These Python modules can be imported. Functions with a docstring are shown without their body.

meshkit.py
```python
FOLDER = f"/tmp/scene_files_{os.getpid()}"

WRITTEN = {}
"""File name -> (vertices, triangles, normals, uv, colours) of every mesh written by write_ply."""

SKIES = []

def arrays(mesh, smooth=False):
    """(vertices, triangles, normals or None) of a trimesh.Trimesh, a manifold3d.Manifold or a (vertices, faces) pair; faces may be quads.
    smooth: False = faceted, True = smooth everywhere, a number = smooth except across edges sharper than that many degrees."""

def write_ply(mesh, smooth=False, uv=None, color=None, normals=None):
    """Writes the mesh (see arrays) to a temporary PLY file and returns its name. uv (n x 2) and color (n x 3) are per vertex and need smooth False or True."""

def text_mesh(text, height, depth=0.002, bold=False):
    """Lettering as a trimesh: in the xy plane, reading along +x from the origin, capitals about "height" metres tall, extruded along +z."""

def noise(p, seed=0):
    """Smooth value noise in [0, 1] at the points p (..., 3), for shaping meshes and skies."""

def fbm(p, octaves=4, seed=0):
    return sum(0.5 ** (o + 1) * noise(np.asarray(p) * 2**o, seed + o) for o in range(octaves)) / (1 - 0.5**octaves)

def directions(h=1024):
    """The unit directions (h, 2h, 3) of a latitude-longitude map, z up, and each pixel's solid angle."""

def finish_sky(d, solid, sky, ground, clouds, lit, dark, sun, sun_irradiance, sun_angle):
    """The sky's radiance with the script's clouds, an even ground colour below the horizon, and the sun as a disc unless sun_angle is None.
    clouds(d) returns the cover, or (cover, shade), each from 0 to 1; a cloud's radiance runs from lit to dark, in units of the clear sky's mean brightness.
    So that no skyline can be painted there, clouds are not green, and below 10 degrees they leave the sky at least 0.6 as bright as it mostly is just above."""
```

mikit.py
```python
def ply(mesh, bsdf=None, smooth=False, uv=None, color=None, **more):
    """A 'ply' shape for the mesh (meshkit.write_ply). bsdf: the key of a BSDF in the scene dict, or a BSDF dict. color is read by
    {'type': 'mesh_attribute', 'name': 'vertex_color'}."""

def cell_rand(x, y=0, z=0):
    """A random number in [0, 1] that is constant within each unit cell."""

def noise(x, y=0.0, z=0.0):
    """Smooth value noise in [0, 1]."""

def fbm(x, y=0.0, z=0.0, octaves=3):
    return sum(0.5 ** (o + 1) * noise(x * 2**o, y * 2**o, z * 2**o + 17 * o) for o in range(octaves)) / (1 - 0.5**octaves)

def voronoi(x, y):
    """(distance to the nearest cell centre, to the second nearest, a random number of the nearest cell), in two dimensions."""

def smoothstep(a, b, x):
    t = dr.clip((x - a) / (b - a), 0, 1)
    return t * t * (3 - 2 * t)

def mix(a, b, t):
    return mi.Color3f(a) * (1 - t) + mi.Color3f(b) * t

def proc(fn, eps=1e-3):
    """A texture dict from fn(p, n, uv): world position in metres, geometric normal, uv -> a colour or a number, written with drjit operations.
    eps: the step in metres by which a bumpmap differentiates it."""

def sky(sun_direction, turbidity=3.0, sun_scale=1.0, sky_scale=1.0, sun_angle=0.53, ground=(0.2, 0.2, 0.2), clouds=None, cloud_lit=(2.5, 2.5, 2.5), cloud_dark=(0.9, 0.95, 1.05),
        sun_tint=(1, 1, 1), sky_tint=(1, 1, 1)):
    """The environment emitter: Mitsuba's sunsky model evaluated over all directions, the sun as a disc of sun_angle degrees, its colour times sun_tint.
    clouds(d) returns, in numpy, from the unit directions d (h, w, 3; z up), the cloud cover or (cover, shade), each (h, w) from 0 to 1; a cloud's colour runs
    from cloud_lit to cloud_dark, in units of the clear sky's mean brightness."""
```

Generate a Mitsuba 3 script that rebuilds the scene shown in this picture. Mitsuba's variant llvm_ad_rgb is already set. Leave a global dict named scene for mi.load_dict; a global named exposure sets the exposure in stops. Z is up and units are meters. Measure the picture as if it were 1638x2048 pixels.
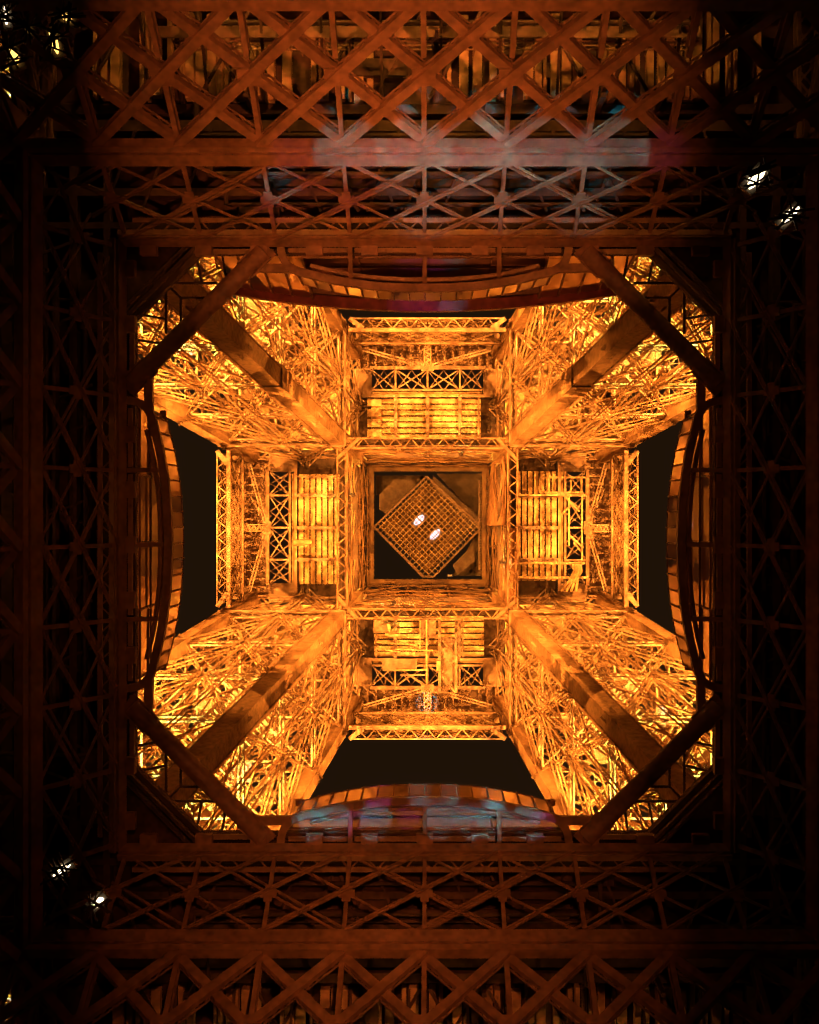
import math, random
import numpy as np
import trimesh
import drjit as dr
import mitsuba as mi
import mikit
from mikit import proc, fbm, noise, smoothstep, mix

rng = np.random.default_rng(7)
T = mi.ScalarTransform4f
scene, labels = {}, {}

# ------------------------------------------------------------------ camera
F, VX, VY = 2527.0, 860.0, 1025.0          # focal length and zenith of the photograph in its pixels (1638 x 2048)
CAM = np.array([0.23, -1.41, 0.0])         # the tower axis is x = y = 0; heights are above the eye; +x right, +y down in the picture
scene['camera'] = {
    'type': 'perspective', 'fov': 2 * math.degrees(math.atan(819.0 / F)), 'fov_axis': 'x',
    'principal_point_offset_x': (819.0 - VX) / 1638.0, 'principal_point_offset_y': (1024.0 - VY) / 2048.0,
    'near_clip': 0.5, 'far_clip': 3000.0,
    'to_world': T().look_at(origin=CAM.tolist(), target=(CAM + [0, 0, 10]).tolist(), up=[0, -1, 0])}

# ------------------------------------------------------------------ night sky: city glow under thin cloud
sk = mikit.sky((0.3, 0.2, 0.9), turbidity=4, sun_scale=0.0, sky_scale=0.045, sky_tint=(2.0, 0.75, 0.2), ground=(0.01, 0.006, 0.004),
               clouds=lambda d: 1.0, cloud_lit=(2.2, 1.0, 0.38))
sk['sampling_weight'] = 1.5
scene['sky'] = sk
labels['sky'] = {'kind': 'structure'}
exposure = 0.8

# ------------------------------------------------------------------ light levels (W/sr) and colours
SODIUM = np.array([1.0, 0.345, 0.055])
AMBER = np.array([1.0, 0.21, 0.05])
LEG_LOW, LEG_MID, LEG_TOP, ARM_UP = 13500.0, 5200.0, 600.0, 1550.0
GROUND_N, GROUND_S, GROUND_W, GROUND_E = 8800.0, 3200.0, 520.0, 200.0
TINT = 7000.0

# ------------------------------------------------------------------ materials
def painted(base, dirt, rough=0.55, spec=0.4, sc=1.0):
    def col(p, n, uv):
        a = fbm(p.x * 0.8 * sc, p.y * 0.8 * sc, p.z * 0.5 * sc, 4)
        b = fbm(p.x * 4.1, p.y * 4.1, p.z * 3.0, 2)
        return mix(dirt, base, smoothstep(0.34, 0.60, a)) * (0.62 + 0.76 * b)
    def ro(p, n, uv):
        return rough + 0.25 * (noise(p.x * 2.0, p.y * 2.0, p.z * 2.0) - 0.5)
    return {'type': 'twosided', 'b': {'type': 'principled', 'base_color': proc(col), 'roughness': proc(ro), 'specular': spec}}

scene['m_iron'] = painted((0.26, 0.148, 0.068), (0.205, 0.113, 0.05))
scene['m_lattice'] = painted((0.27, 0.165, 0.080), (0.17, 0.095, 0.042))
scene['m_panel'] = painted((0.50, 0.33, 0.135), (0.36, 0.22, 0.085), rough=0.7, sc=1.6)
scene['m_dark'] = {'type': 'twosided', 'b': {'type': 'principled', 'base_color': {'type': 'rgb', 'value': (0.05, 0.035, 0.025)}, 'roughness': 0.6}}
scene['m_shade_iron'] = painted((0.085, 0.048, 0.024), (0.045, 0.027, 0.015), rough=0.75, spec=0.2)  # darkened iron paint, stands in for shade under decks and behind lattice
scene['m_frost'] = painted((0.34, 0.25, 0.17), (0.24, 0.17, 0.11), rough=0.3, spec=0.6)
scene['m_red'] = painted((0.22, 0.05, 0.035), (0.16, 0.035, 0.025), rough=0.4)
scene['m_shaft_dim'] = painted((0.26, 0.14, 0.055), (0.13, 0.066, 0.028), rough=0.7)  # iron paint darkened to stand in for weaker light in the shaft
scene['m_net'] = painted((0.30, 0.16, 0.075), (0.20, 0.10, 0.045), rough=0.9, spec=0.1, sc=2.0)
def glass_bump(p, n, uv):
    return 0.035 * fbm(p.x * 0.8, p.y * 0.8, p.z * 0.35, 3)
scene['m_soffit'] = {'type': 'twosided', 'b': {'type': 'bumpmap', 'scale': 1.0, 't': proc(glass_bump, 0.02),
    'b': {'type': 'principled', 'base_color': {'type': 'rgb', 'value': (0.34, 0.19, 0.08)}, 'roughness': 0.3, 'specular': 0.8}}}
scene['m_glass'] = {'type': 'thindielectric'}
scene['m_smoked'] = {'type': 'twosided', 'b': {'type': 'bumpmap', 'scale': 1.0, 't': proc(glass_bump, 0.02),
    'b': {'type': 'principled', 'base_color': {'type': 'rgb', 'value': (0.46, 0.28, 0.15)}, 'roughness': 0.05, 'metallic': 0.7, 'specular': 0.8}}}
scene['m_paving'] = painted((0.045, 0.04, 0.035), (0.03, 0.027, 0.022), rough=0.85)
scene['m_lens'] = {'type': 'twosided', 'b': {'type': 'diffuse', 'reflectance': {'type': 'rgb', 'value': (0.6, 0.6, 0.6)}}}

# ------------------------------------------------------------------ mesh helpers
def unit(v):
    v = np.asarray(v, float)
    return v / np.maximum(np.linalg.norm(v, axis=-1, keepdims=True), 1e-12)

BOXF = np.array([[0, 1, 5], [0, 5, 4], [1, 2, 6], [1, 6, 5], [2, 3, 7], [2, 7, 6], [3, 0, 4], [3, 4, 7], [0, 2, 1], [0, 3, 2], [4, 5, 6], [4, 6, 7]])

class MB:
    """Collects bars and other pieces into one mesh; R turns it about the tower axis."""
    def __init__(self, R=None):
        self.v, self.f, self.n, self.R = [], [], 0, R
    def raw(self, v, f):
        v = np.asarray(v, float)
        self.v.append(v); self.f.append(np.asarray(f, int) + self.n); self.n += len(v)
        return self
    def bars(self, P, Q, w, h, up=(0, 0, 1), closed=True):
        P, Q = np.atleast_2d(np.asarray(P, float)), np.atleast_2d(np.asarray(Q, float))
        P, Q = np.broadcast_arrays(P, Q)
        n = len(P)
        d = unit(Q - P)
        up = np.broadcast_to(np.asarray(up, float), (n, 3)).copy()
        bad = np.abs((d * unit(up)).sum(1)) > 0.985
        up[bad] = np.where(np.abs(d[bad][:, :1]) < 0.8, [1.0, 0.0, 0.0], [0.0, 1.0, 0.0])
        s = unit(np.cross(d, up)); t = np.cross(s, d)
        w = np.broadcast_to(np.asarray(w, float), (n,))[:, None] / 2; h = np.broadcast_to(np.asarray(h, float), (n,))[:, None] / 2
        c = [-s * w - t * h, s * w - t * h, s * w + t * h, -s * w + t * h]
        v = np.stack([P + x for x in c] + [Q + x for x in c], 1).reshape(-1, 3)
        f = (BOXF if closed else BOXF[:8])[None] + (np.arange(n) * 8)[:, None, None]
        return self.raw(v, f.reshape(-1, 3))
    def box(self, lo, hi):
        lo, hi = np.asarray(lo, float), np.asarray(hi, float)
        m = (lo + hi) / 2
        return self.bars([[lo[0], m[1], m[2]]], [[hi[0], m[1], m[2]]], hi[1] - lo[1], hi[2] - lo[2])
    def lattice(self, p, q, w, h, ang=0.12, lace=0.07, step=0.8, up=(0, 0, 1)):
        """A lattice box beam: four corner angles and zigzag lacing on the four sides."""
        p, q = np.asarray(p, float), np.asarray(q, float)
        L = np.linalg.norm(q - p); d = (q - p) / L
        up = np.asarray(up, float)
        if abs(d @ unit(up)) > 0.98: up = np.array([1.0, 0, 0]) if abs(d[0]) < 0.8 else np.array([0, 1.0, 0])
        s = unit(np.cross(d, up)); t = np.cross(s, d)
        cs = [(-w / 2, -h / 2), (w / 2, -h / 2), (w / 2, h / 2), (-w / 2, h / 2)]
        P = [p + s * a + t * b for a, b in cs]; Q = [q + s * a + t * b for a, b in cs]
        self.bars(P, Q, ang, ang, t)
        n = max(2, int(round(L / step))); k = np.linspace(0, 1, n + 1)[:, None]
        for i in range(4):
            j = (i + 1) % 4
            A = P[i] + (Q[i] - P[i]) * k; B = P[j] + (Q[j] - P[j]) * k
            odd = (np.arange(n + 1) % 2 == 1)[:, None]
            Z = np.where(odd, B, A)
            self.bars(Z[:-1], Z[1:], lace, lace * 0.45, np.cross(unit(P[j] - P[i]), d), closed=False)
        return self
    def flat(self, p, q, w, nrm, ang=0.15, lace=0.09, step=1.0):
        """A flat lattice strut: two angles and one zigzag in the plane with this normal."""
        p, q = np.asarray(p, float), np.asarray(q, float); d = unit(q - p); s = unit(np.cross(d, nrm)) * w / 2
        self.bars([p + s, p - s], [q + s, q - s], ang, ang, nrm)
        n = max(3, int(round(np.linalg.norm(q - p) / step))); k = np.linspace(0, 1, n + 1)[:, None]
        Z = p + (q - p) * k + np.where((np.arange(n + 1) % 2 == 1)[:, None], s, -s)
        return self.bars(Z[:-1], Z[1:], lace, lace * 0.5, nrm, closed=False)
    def tube(self, pts, r, sides=10):
        p = np.asarray(pts, float)
        t = unit(np.gradient(p, axis=0))
        ref = np.where(np.abs(t[:, 2:]) < 0.9, [0, 0, 1.0], [1.0, 0, 0])
        a = unit(np.cross(t, ref)); b = np.cross(t, a)
        an = np.arange(sides) * 2 * np.pi / sides
        r = np.broadcast_to(r, (len(p),))
        v = p[:, None] + r[:, None, None] * (np.cos(an)[None, :, None] * a[:, None] + np.sin(an)[None, :, None] * b[:, None])
        i, j = np.meshgrid(np.arange(len(p) - 1), np.arange(sides), indexing='ij')
        q = np.stack([i * sides + j, i * sides + (j + 1) % sides, (i + 1) * sides + (j + 1) % sides, (i + 1) * sides + j], -1).reshape(-1, 4)
        f = np.vstack([q[:, [0, 1, 2]], q[:, [0, 2, 3]]])
        N = len(p) * sides
        v = np.vstack([v.reshape(-1, 3), p[:1], p[-1:]])
        jj = np.arange(sides)
        f = np.vstack([f, np.stack([jj * 0 + N, (jj + 1) % sides, jj], 1), np.stack([jj * 0 + N + 1, jj + N - sides, (jj + 1) % sides + N - sides], 1)])
        return self.raw(v, f)
    def ribbon(self, pts, w, h, up=(0, 0, 1)):
        """A box section swept along a polyline, mitred."""
        p = np.asarray(pts, float); t = unit(np.gradient(p, axis=0)); up = np.asarray(up, float)
        s = unit(np.cross(t, up)); b = np.cross(s, t)
        c = [-s * w / 2 - b * h / 2, s * w / 2 - b * h / 2, s * w / 2 + b * h / 2, -s * w / 2 + b * h / 2]
        v = np.stack([p + x for x in c], 1).reshape(-1, 3)
        f = [[0, 2, 1], [0, 3, 2]]
        for i in range(len(p) - 1):
            for j in range(4):
                a, bb, cc, dd = 4 * i + j, 4 * i + (j + 1) % 4, 4 * i + 4 + (j + 1) % 4, 4 * i + 4 + j
                f += [[a, bb, cc], [a, cc, dd]]
        e = 4 * (len(p) - 1); f += [[e, e + 1, e + 2], [e, e + 2, e + 3]]
        return self.raw(v, f)
    def prism(self, poly, z0, z1):
        from shapely.geometry import Polygon
        pg = poly if hasattr(poly, 'exterior') else Polygon(poly)
        m = trimesh.creation.extrude_polygon(pg, z1 - z0, engine='earcut')
        return self.raw(np.array(m.vertices) + [0, 0, z0], m.faces)
    def mesh(self):
        v = np.vstack(self.v)
        if self.R is not None: v = v @ self.R.T
        return v, np.vstack(self.f)

USED = {}
def put(key, mb, mat='m_iron', smooth=False, **info):
    """ONE entry of the scene; a repeated key takes the next three-digit number."""
    n = USED.get(key, 0); USED[key] = n + 1
    k = key if n == 0 else f'{key}_{n:03d}'
    scene[k] = mikit.ply(mb.mesh() if isinstance(mb, MB) else mb, mat, smooth=smooth)
    if info: labels[k] = {a: b for a, b in info.items() if b}
    return k
def holder(key):
    n = USED.get(key, 0); USED[key] = n + 1
    return key if n == 0 else f'{key}_{n:03d}'
def rot(k):
    c, s = [(1, 0), (0, 1), (-1, 0), (0, -1)][k]
    return np.array([[c, -s, 0], [s, c, 0], [0, 0, 1.0]])
def at(px, py, h):
    """The point at height h on the line of sight of a pixel of the photograph (measuring only)."""
    return np.array([CAM[0] + (px - VX) * h / F, CAM[1] + (py - VY) * h / F, h])

TOWER = 'iron_tower'
labels[TOWER] = {'label': 'wrought iron lattice tower lit amber at night, seen straight up from beneath its arches', 'category': 'tower'}
SIDES = ['top', 'right', 'bottom', 'left']

# ------------------------------------------------------------------ ground
g = MB().raw([[-900, -900, -1.6], [900, -900, -1.6], [900, 900, -1.6], [-900, 900, -1.6]], [[0, 1, 2], [0, 2, 3]])
put('esplanade_ground', g, 'm_paving', kind='structure')

# ------------------------------------------------------------------ legs between the first and second floor
Z1, Z2, ZT = 57.0, 112.0, 119.0
def hin(z): return 7.3 + 0.18 * (112 - z)
def hout(z): return 18.5 + 0.25 * (112 - z)
LEV = [57.0, 66.5, 76.0, 85.4, 94.7, 103.4, 112.0, 119.0]
def wch(z): return 1.25 + 0.0055 * (112 - z)

def taper_chord(mb, cx, cy, w, zs):
    """Plated box chord through the given levels; cx, cy: inner corner as functions of z, growing away from the tower axis."""
    v = []
    for z in zs:
        x, y, a = cx(z), cy(z), w(z)
        v += [[x, y, z], [x + a, y, z], [x + a, y + a, z], [x, y + a, z]]
    f = []
    for i in range(len(zs) - 1):
        for j in range(4):
            a, b = 4 * i + j, 4 * i + (j + 1) % 4
            f += [[a, b, b + 4], [a, b + 4, a + 4]]
    return mb.raw(v, f)

LEGNAMES = ['upper right', 'lower right', 'lower left', 'upper left']
LEGKEY = []
for k in range(4):
    # built for the quarter x > 0, y < 0 (upper right), then turned
    R = rot(k)
    M = R @ np.diag([1.0, -1.0, 1.0])       # local a, b > 0 -> x = a, y = -b
    leg = holder(TOWER + '__leg'); LEGKEY.append(leg)
    r2 = np.random.default_rng(100 + k)
    ci = MB(M); taper_chord(ci, hin, hin, wch, LEV)
    # flange lips along the box edges
    for (da, db) in ((0, 1), (1, 0)):
        zs = np.array(LEV)
        P = np.array([[hin(z) + da * wch(z) - 0.06 * (db), hin(z) + db * wch(z) - 0.06 * da, z] for z in zs])
        ci.bars(P[:-1], P[1:], 0.09, 0.09)
    if k in (0, 3):                          # bolted collar where the plating steps
        z = 94.7; a, w = hin(z), wch(z)
        taper_chord(ci, lambda z: hin(z) - 0.14, lambda z: hin(z) - 0.14, lambda z: wch(z) + 0.3, [92.8, 95.4])
    put(leg + '__inner_chord', ci)
    for (fa, fb) in ((hin, hout), (hout, hin)):
        cs = MB(M)
        if fa is hin: taper_chord(cs, fa, lambda z: fb(z) - wch(z) * 0.9, lambda z: wch(z) * 0.9, LEV)
        else: taper_chord(cs, lambda z: fa(z) - wch(z) * 0.9, fb, lambda z: wch(z) * 0.9, LEV)
        put(leg + '__side_chord', cs)
    co = MB(M); taper_chord(co, lambda z: hout(z) - 1.2, lambda z: hout(z) - 1.2, lambda z: 1.2, LEV); put(leg + '__outer_chord', co)

    hd = MB(M)                               # head beams framing the top of the leg
    for fa, fb in (((hin(112), hin(112)), (hin(112), hout(112))), ((hin(112), hin(112)), (hout(112), hin(112)))):
        hd.bars([[*fa, 111.7]], [[*fb, 111.7]], 0.20, 0.4)
    put(leg + '__head_beam', hd, kind='stuff')
    br, gus = MB(M), MB(M)
    corner = {'ii': lambda z: np.array([hin(z), hin(z), z]), 'io': lambda z: np.array([hin(z), hout(z), z]),
              'oi': lambda z: np.array([hout(z), hin(z), z]), 'oo': lambda z: np.array([hout(z), hout(z), z])}
    def fpt(A, B, z):
        """Where the bracing of the face A-B meets chord A: behind the plating, at its flank."""
        p, q = corner[A](z), corner[B](z); d = unit(q - p)
        back = np.array([0.45 * abs(d[1]), 0.45 * abs(d[0]), 0])
        if 'oo' in (A, B): back = -back
        return p + back + d * (wch(z) if A == 'ii' else 1.0)
    mid = lambda A, B, t=0.5: A + (B - A) * t
    for (A, B, nrm) in (('ii', 'io', (1, 0, 0.2)), ('ii', 'oi', (0, 1, 0.2)), ('io', 'oo', (0, 1, 0.2)), ('oi', 'oo', (1, 0, 0.2))):
        outer = 'oo' in (A, B)
        lv = [57.0, 61.7, 66.5, 71.2, 76.0, 80.7, 85.4, 90.0, 94.7, 99.0, 103.4, 107.7, 112.0, 115.5, 119.0] if outer else LEV
        nc = 4 if outer else 2
        for i in range(len(lv) - 1):
            z0, z1 = lv[i], lv[i + 1]
            a0, b0, a1, b1 = fpt(A, B, z0), fpt(B, A, z0), fpt(A, B, z1), fpt(B, A, z1)
            P0 = [mid(a0, b0, t) for t in np.linspace(0, 1, nc + 1)]; P1 = [mid(a1, b1, t) for t in np.linspace(0, 1, nc + 1)]
            wd = 0.15 if outer else 0.20
            br.bars(P0[:-1] + P0[1:], P1[1:] + P1[:-1], wd, 0.12, nrm)
            br.bars(P0[1:-1], P1[1:-1], 0.2, 0.16, nrm)
            if outer:                        # a second, finer skin behind
                back = np.array([abs(nrm[0]), abs(nrm[1]), 0]) * 0.5; T6 = np.linspace(0, 1, 7)
                Q0 = [mid(a0, b0, t) + back for t in T6]; Q1 = [mid(a1, b1, t) + back for t in T6]
                br.bars(Q0[:-1] + Q0[1:] + Q0[1:-1], Q1[1:] + Q1[:-1] + Q1[1:-1], 0.12, 0.09, nrm, closed=False)
                br.bars([mid(Q0[0], Q1[0])], [mid(Q0[-1], Q1[-1])], 0.14, 0.1, nrm)
            if outer:
                if i % 2: br.flat(a1, b1, 0.8, (0, 0, 1), 0.12, 0.08, 1.0)
                else: br.bars([a1], [b1], 0.2, 0.16, nrm)
            else:
                br.flat(a1, b1, 0.9, nrm, 0.16, 0.09, 1.0)
                for p, q in ((P0[0], P1[1]), (P0[2], P1[1])): br.flat(p, q, 0.6, (0, 0, 1), 0.12, 0.08, 1.5)
            e = unit(b0 - a0)
            for c in P1[1:-1]: gus.bars([c - e * 0.4], [c + e * 0.4], 0.9, 0.08, nrm)
            for p, s in ((a1, 1), (b1, -1)): gus.bars([p + e * s * 0.1], [p + e * s * 0.8], 0.9, 0.06, nrm)
    for z in LEV[1:]:                        # horizontal diaphragms
        c = {n: corner[n](z) for n in corner}
        br.flat(c['ii'], c['oo'], 0.9, (0, 0, 1), 0.15, 0.09, 1.0); br.flat(c['io'], c['oi'], 0.9, (0, 0, 1), 0.15, 0.09, 1.0)
        if z in (66.5, 85.4, 103.4): continue
        ms = [mid(c['ii'], c['io']), mid(c['io'], c['oo']), mid(c['oo'], c['oi']), mid(c['oi'], c['ii'])]
        for i in range(4): br.flat(ms[i], ms[(i + 1) % 4], 0.7, (0, 0, 1), 0.14, 0.08, 0.9)
    for i in range(len(LEV) - 1):            # the leg's middle frames
        z0, z1 = LEV[i], LEV[i + 1]
        for sw in (0, 1):
            def mp(t, z): 
                m_ = 0.45 * hin(z) + 0.55 * hout(z); b_ = hin(z) + 1.2 + (hout(z) - hin(z) - 2.2) * t
                return np.array([m_, b_, z]) if sw == 0 else np.array([b_, m_, z])
            T4 = np.linspace(0, 1, 5)
            A4, B4 = [mp(t, z0) for t in T4], [mp(t, z1) for t in T4]
            br.bars(A4[:-1] + A4[1:], B4[1:] + B4[:-1], 0.11, 0.1)
            br.bars(B4[:-1], B4[1:], 0.18, 0.14)
    for i in range(len(LEV) - 1):            # wind ties across the inside
        z0, z1 = LEV[i], LEV[i + 1]
        for (A, B) in (('ii', 'oo'), ('io', 'oi'), ('oo', 'ii'), ('oi', 'io')):
            if r2.random() < 0.7: br.bars([corner[A](z0)], [mid(corner[A](z1), corner[B](z1), 0.35 + 0.3 * r2.random())], 0.13, 0.13)
    put(leg + '__lattice_bracing', br, 'm_lattice', kind='stuff')
    put(leg + '__gusset_plates', gus, 'm_lattice', kind='stuff')

    # lift tracks either side of the diagonal: two rail girders with sleepers
    for s in (-1, 1):
        tr = MB(M)
        def axis(z, off, out): 
            c = hin(z) + 2.1 + out
            return np.array([c + off * 0.7071, c - off * 0.7071, z])
        o = 1.55 * s
        za, zb = 59.0, 118.0
        for d in (-0.34, 0.34):
            tr.bars([axis(za, o + d, 0)], [axis(zb, o + d, 0)], 0.16, 0.45, (1, 1, 0))
            tr.bars([axis(za, o + d, 0.9)], [axis(zb, o + d, 0.9)], 0.12, 0.2, (1, 1, 0))
        zz = np.arange(za, zb, 0.85)
        tr.bars([axis(z, o - 0.5, 0.1) for z in zz], [axis(z, o + 0.5, 0.1) for z in zz], 0.14, 0.12, (1, 1, 0))
        put(leg + '__lift_track', tr, 'm_lattice')
    # zigzag stair in the outer half of the leg
    st = MB(M)
    zz = np.arange(58, 117, 3.4)
    for i, z in enumerate(zz):
        c = hin(z) * 0.42 + hout(z) * 0.58; c2 = hin(z + 3.4) * 0.42 + hout(z + 3.4) * 0.58
        d = 2.2 * (1 if i % 2 else -1)
        a = np.array([c + d, c - d, z]); b = np.array([c2 - d, c2 + d, z + 3.4])
        for w in (-0.5, 0.5):
            st.bars([a + [w, w, 0]], [b + [w, w, 0]], 0.1, 0.3)
            st.bars([a + [w, w, 1.0]], [b + [w, w, 1.0]], 0.06, 0.06)
        st.box(b - [0.8, 0.8, 0.05], b + [0.8, 0.8, 0.02])
    put(leg + '__stairway', st, 'm_lattice')
    # pipes and cable trays on the diagonal
    pp = MB(M)
    for i, (off, out, rr) in enumerate(((-1.0, 1.2, 0.10), (0.9, 1.5, 0.13), (3.6, 3.2, 0.09), (-3.5, 3.6, 0.12), (5.2, 5.0, 0.10))):
        pp.tube([axis(60, off, out), axis(90, off, out), axis(118, off, out)], rr, 6)
    put(leg + '__service_pipes', pp, 'm_iron')
    cb = MB(M)                               # slack lines strung in front of the inner faces
    for t0, t1 in ((0.34, 0.40), (0.37, 0.43), (0.62, 0.55)):
        for sw in (0, 1):
            P = []
            for z in np.linspace(64, 111, 9):
                f_ = (z - 64) / 47; b_ = hin(z) + (hout(z) - hin(z)) * (t0 + (t1 - t0) * f_ - 0.05 * math.sin(math.pi * f_)); a_ = hin(z) + 0.1
                P.append([a_, b_, z] if sw == 0 else [b_, a_, z])
            cb.bars(P[:-1], P[1:], 0.10, 0.10)
    put(leg + '__cables', cb, 'm_iron', kind='stuff')

# ------------------------------------------------------------------ first floor: the leaning inner girders
def half(z): return 15.7 + (50 - z) * 0.56 if z <= 50 else 15.7 - (z - 50) * (2.5 / 4.7)
ZA, ZB, ZC, SP = 43.7, 50.0, 54.7, 3.225
def gp(x, z, out=0.0): return np.array([x, -half(z) - out, z])      # a point on the girder plane of the top side

def clip_seg(p, q):
    """Ends the member where the plane reaches the neighbouring side."""
    t = np.linspace(0, 1, 41); pts = p + (q - p) * t[:, None]
    ok = np.abs(pts[:, 0]) <= np.abs(pts[:, 1]) + 0.1
    if ok.sum() < 6: return None
    i = np.nonzero(ok)[0]
    return pts[i[0]], pts[i[-1]]
PN = unit([0, -1, -0.53])                   # the plane's outward-down normal is about this
PN = unit(np.cross([1, 0, 0], unit(gp(0, 54) - gp(0, 45))))

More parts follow.
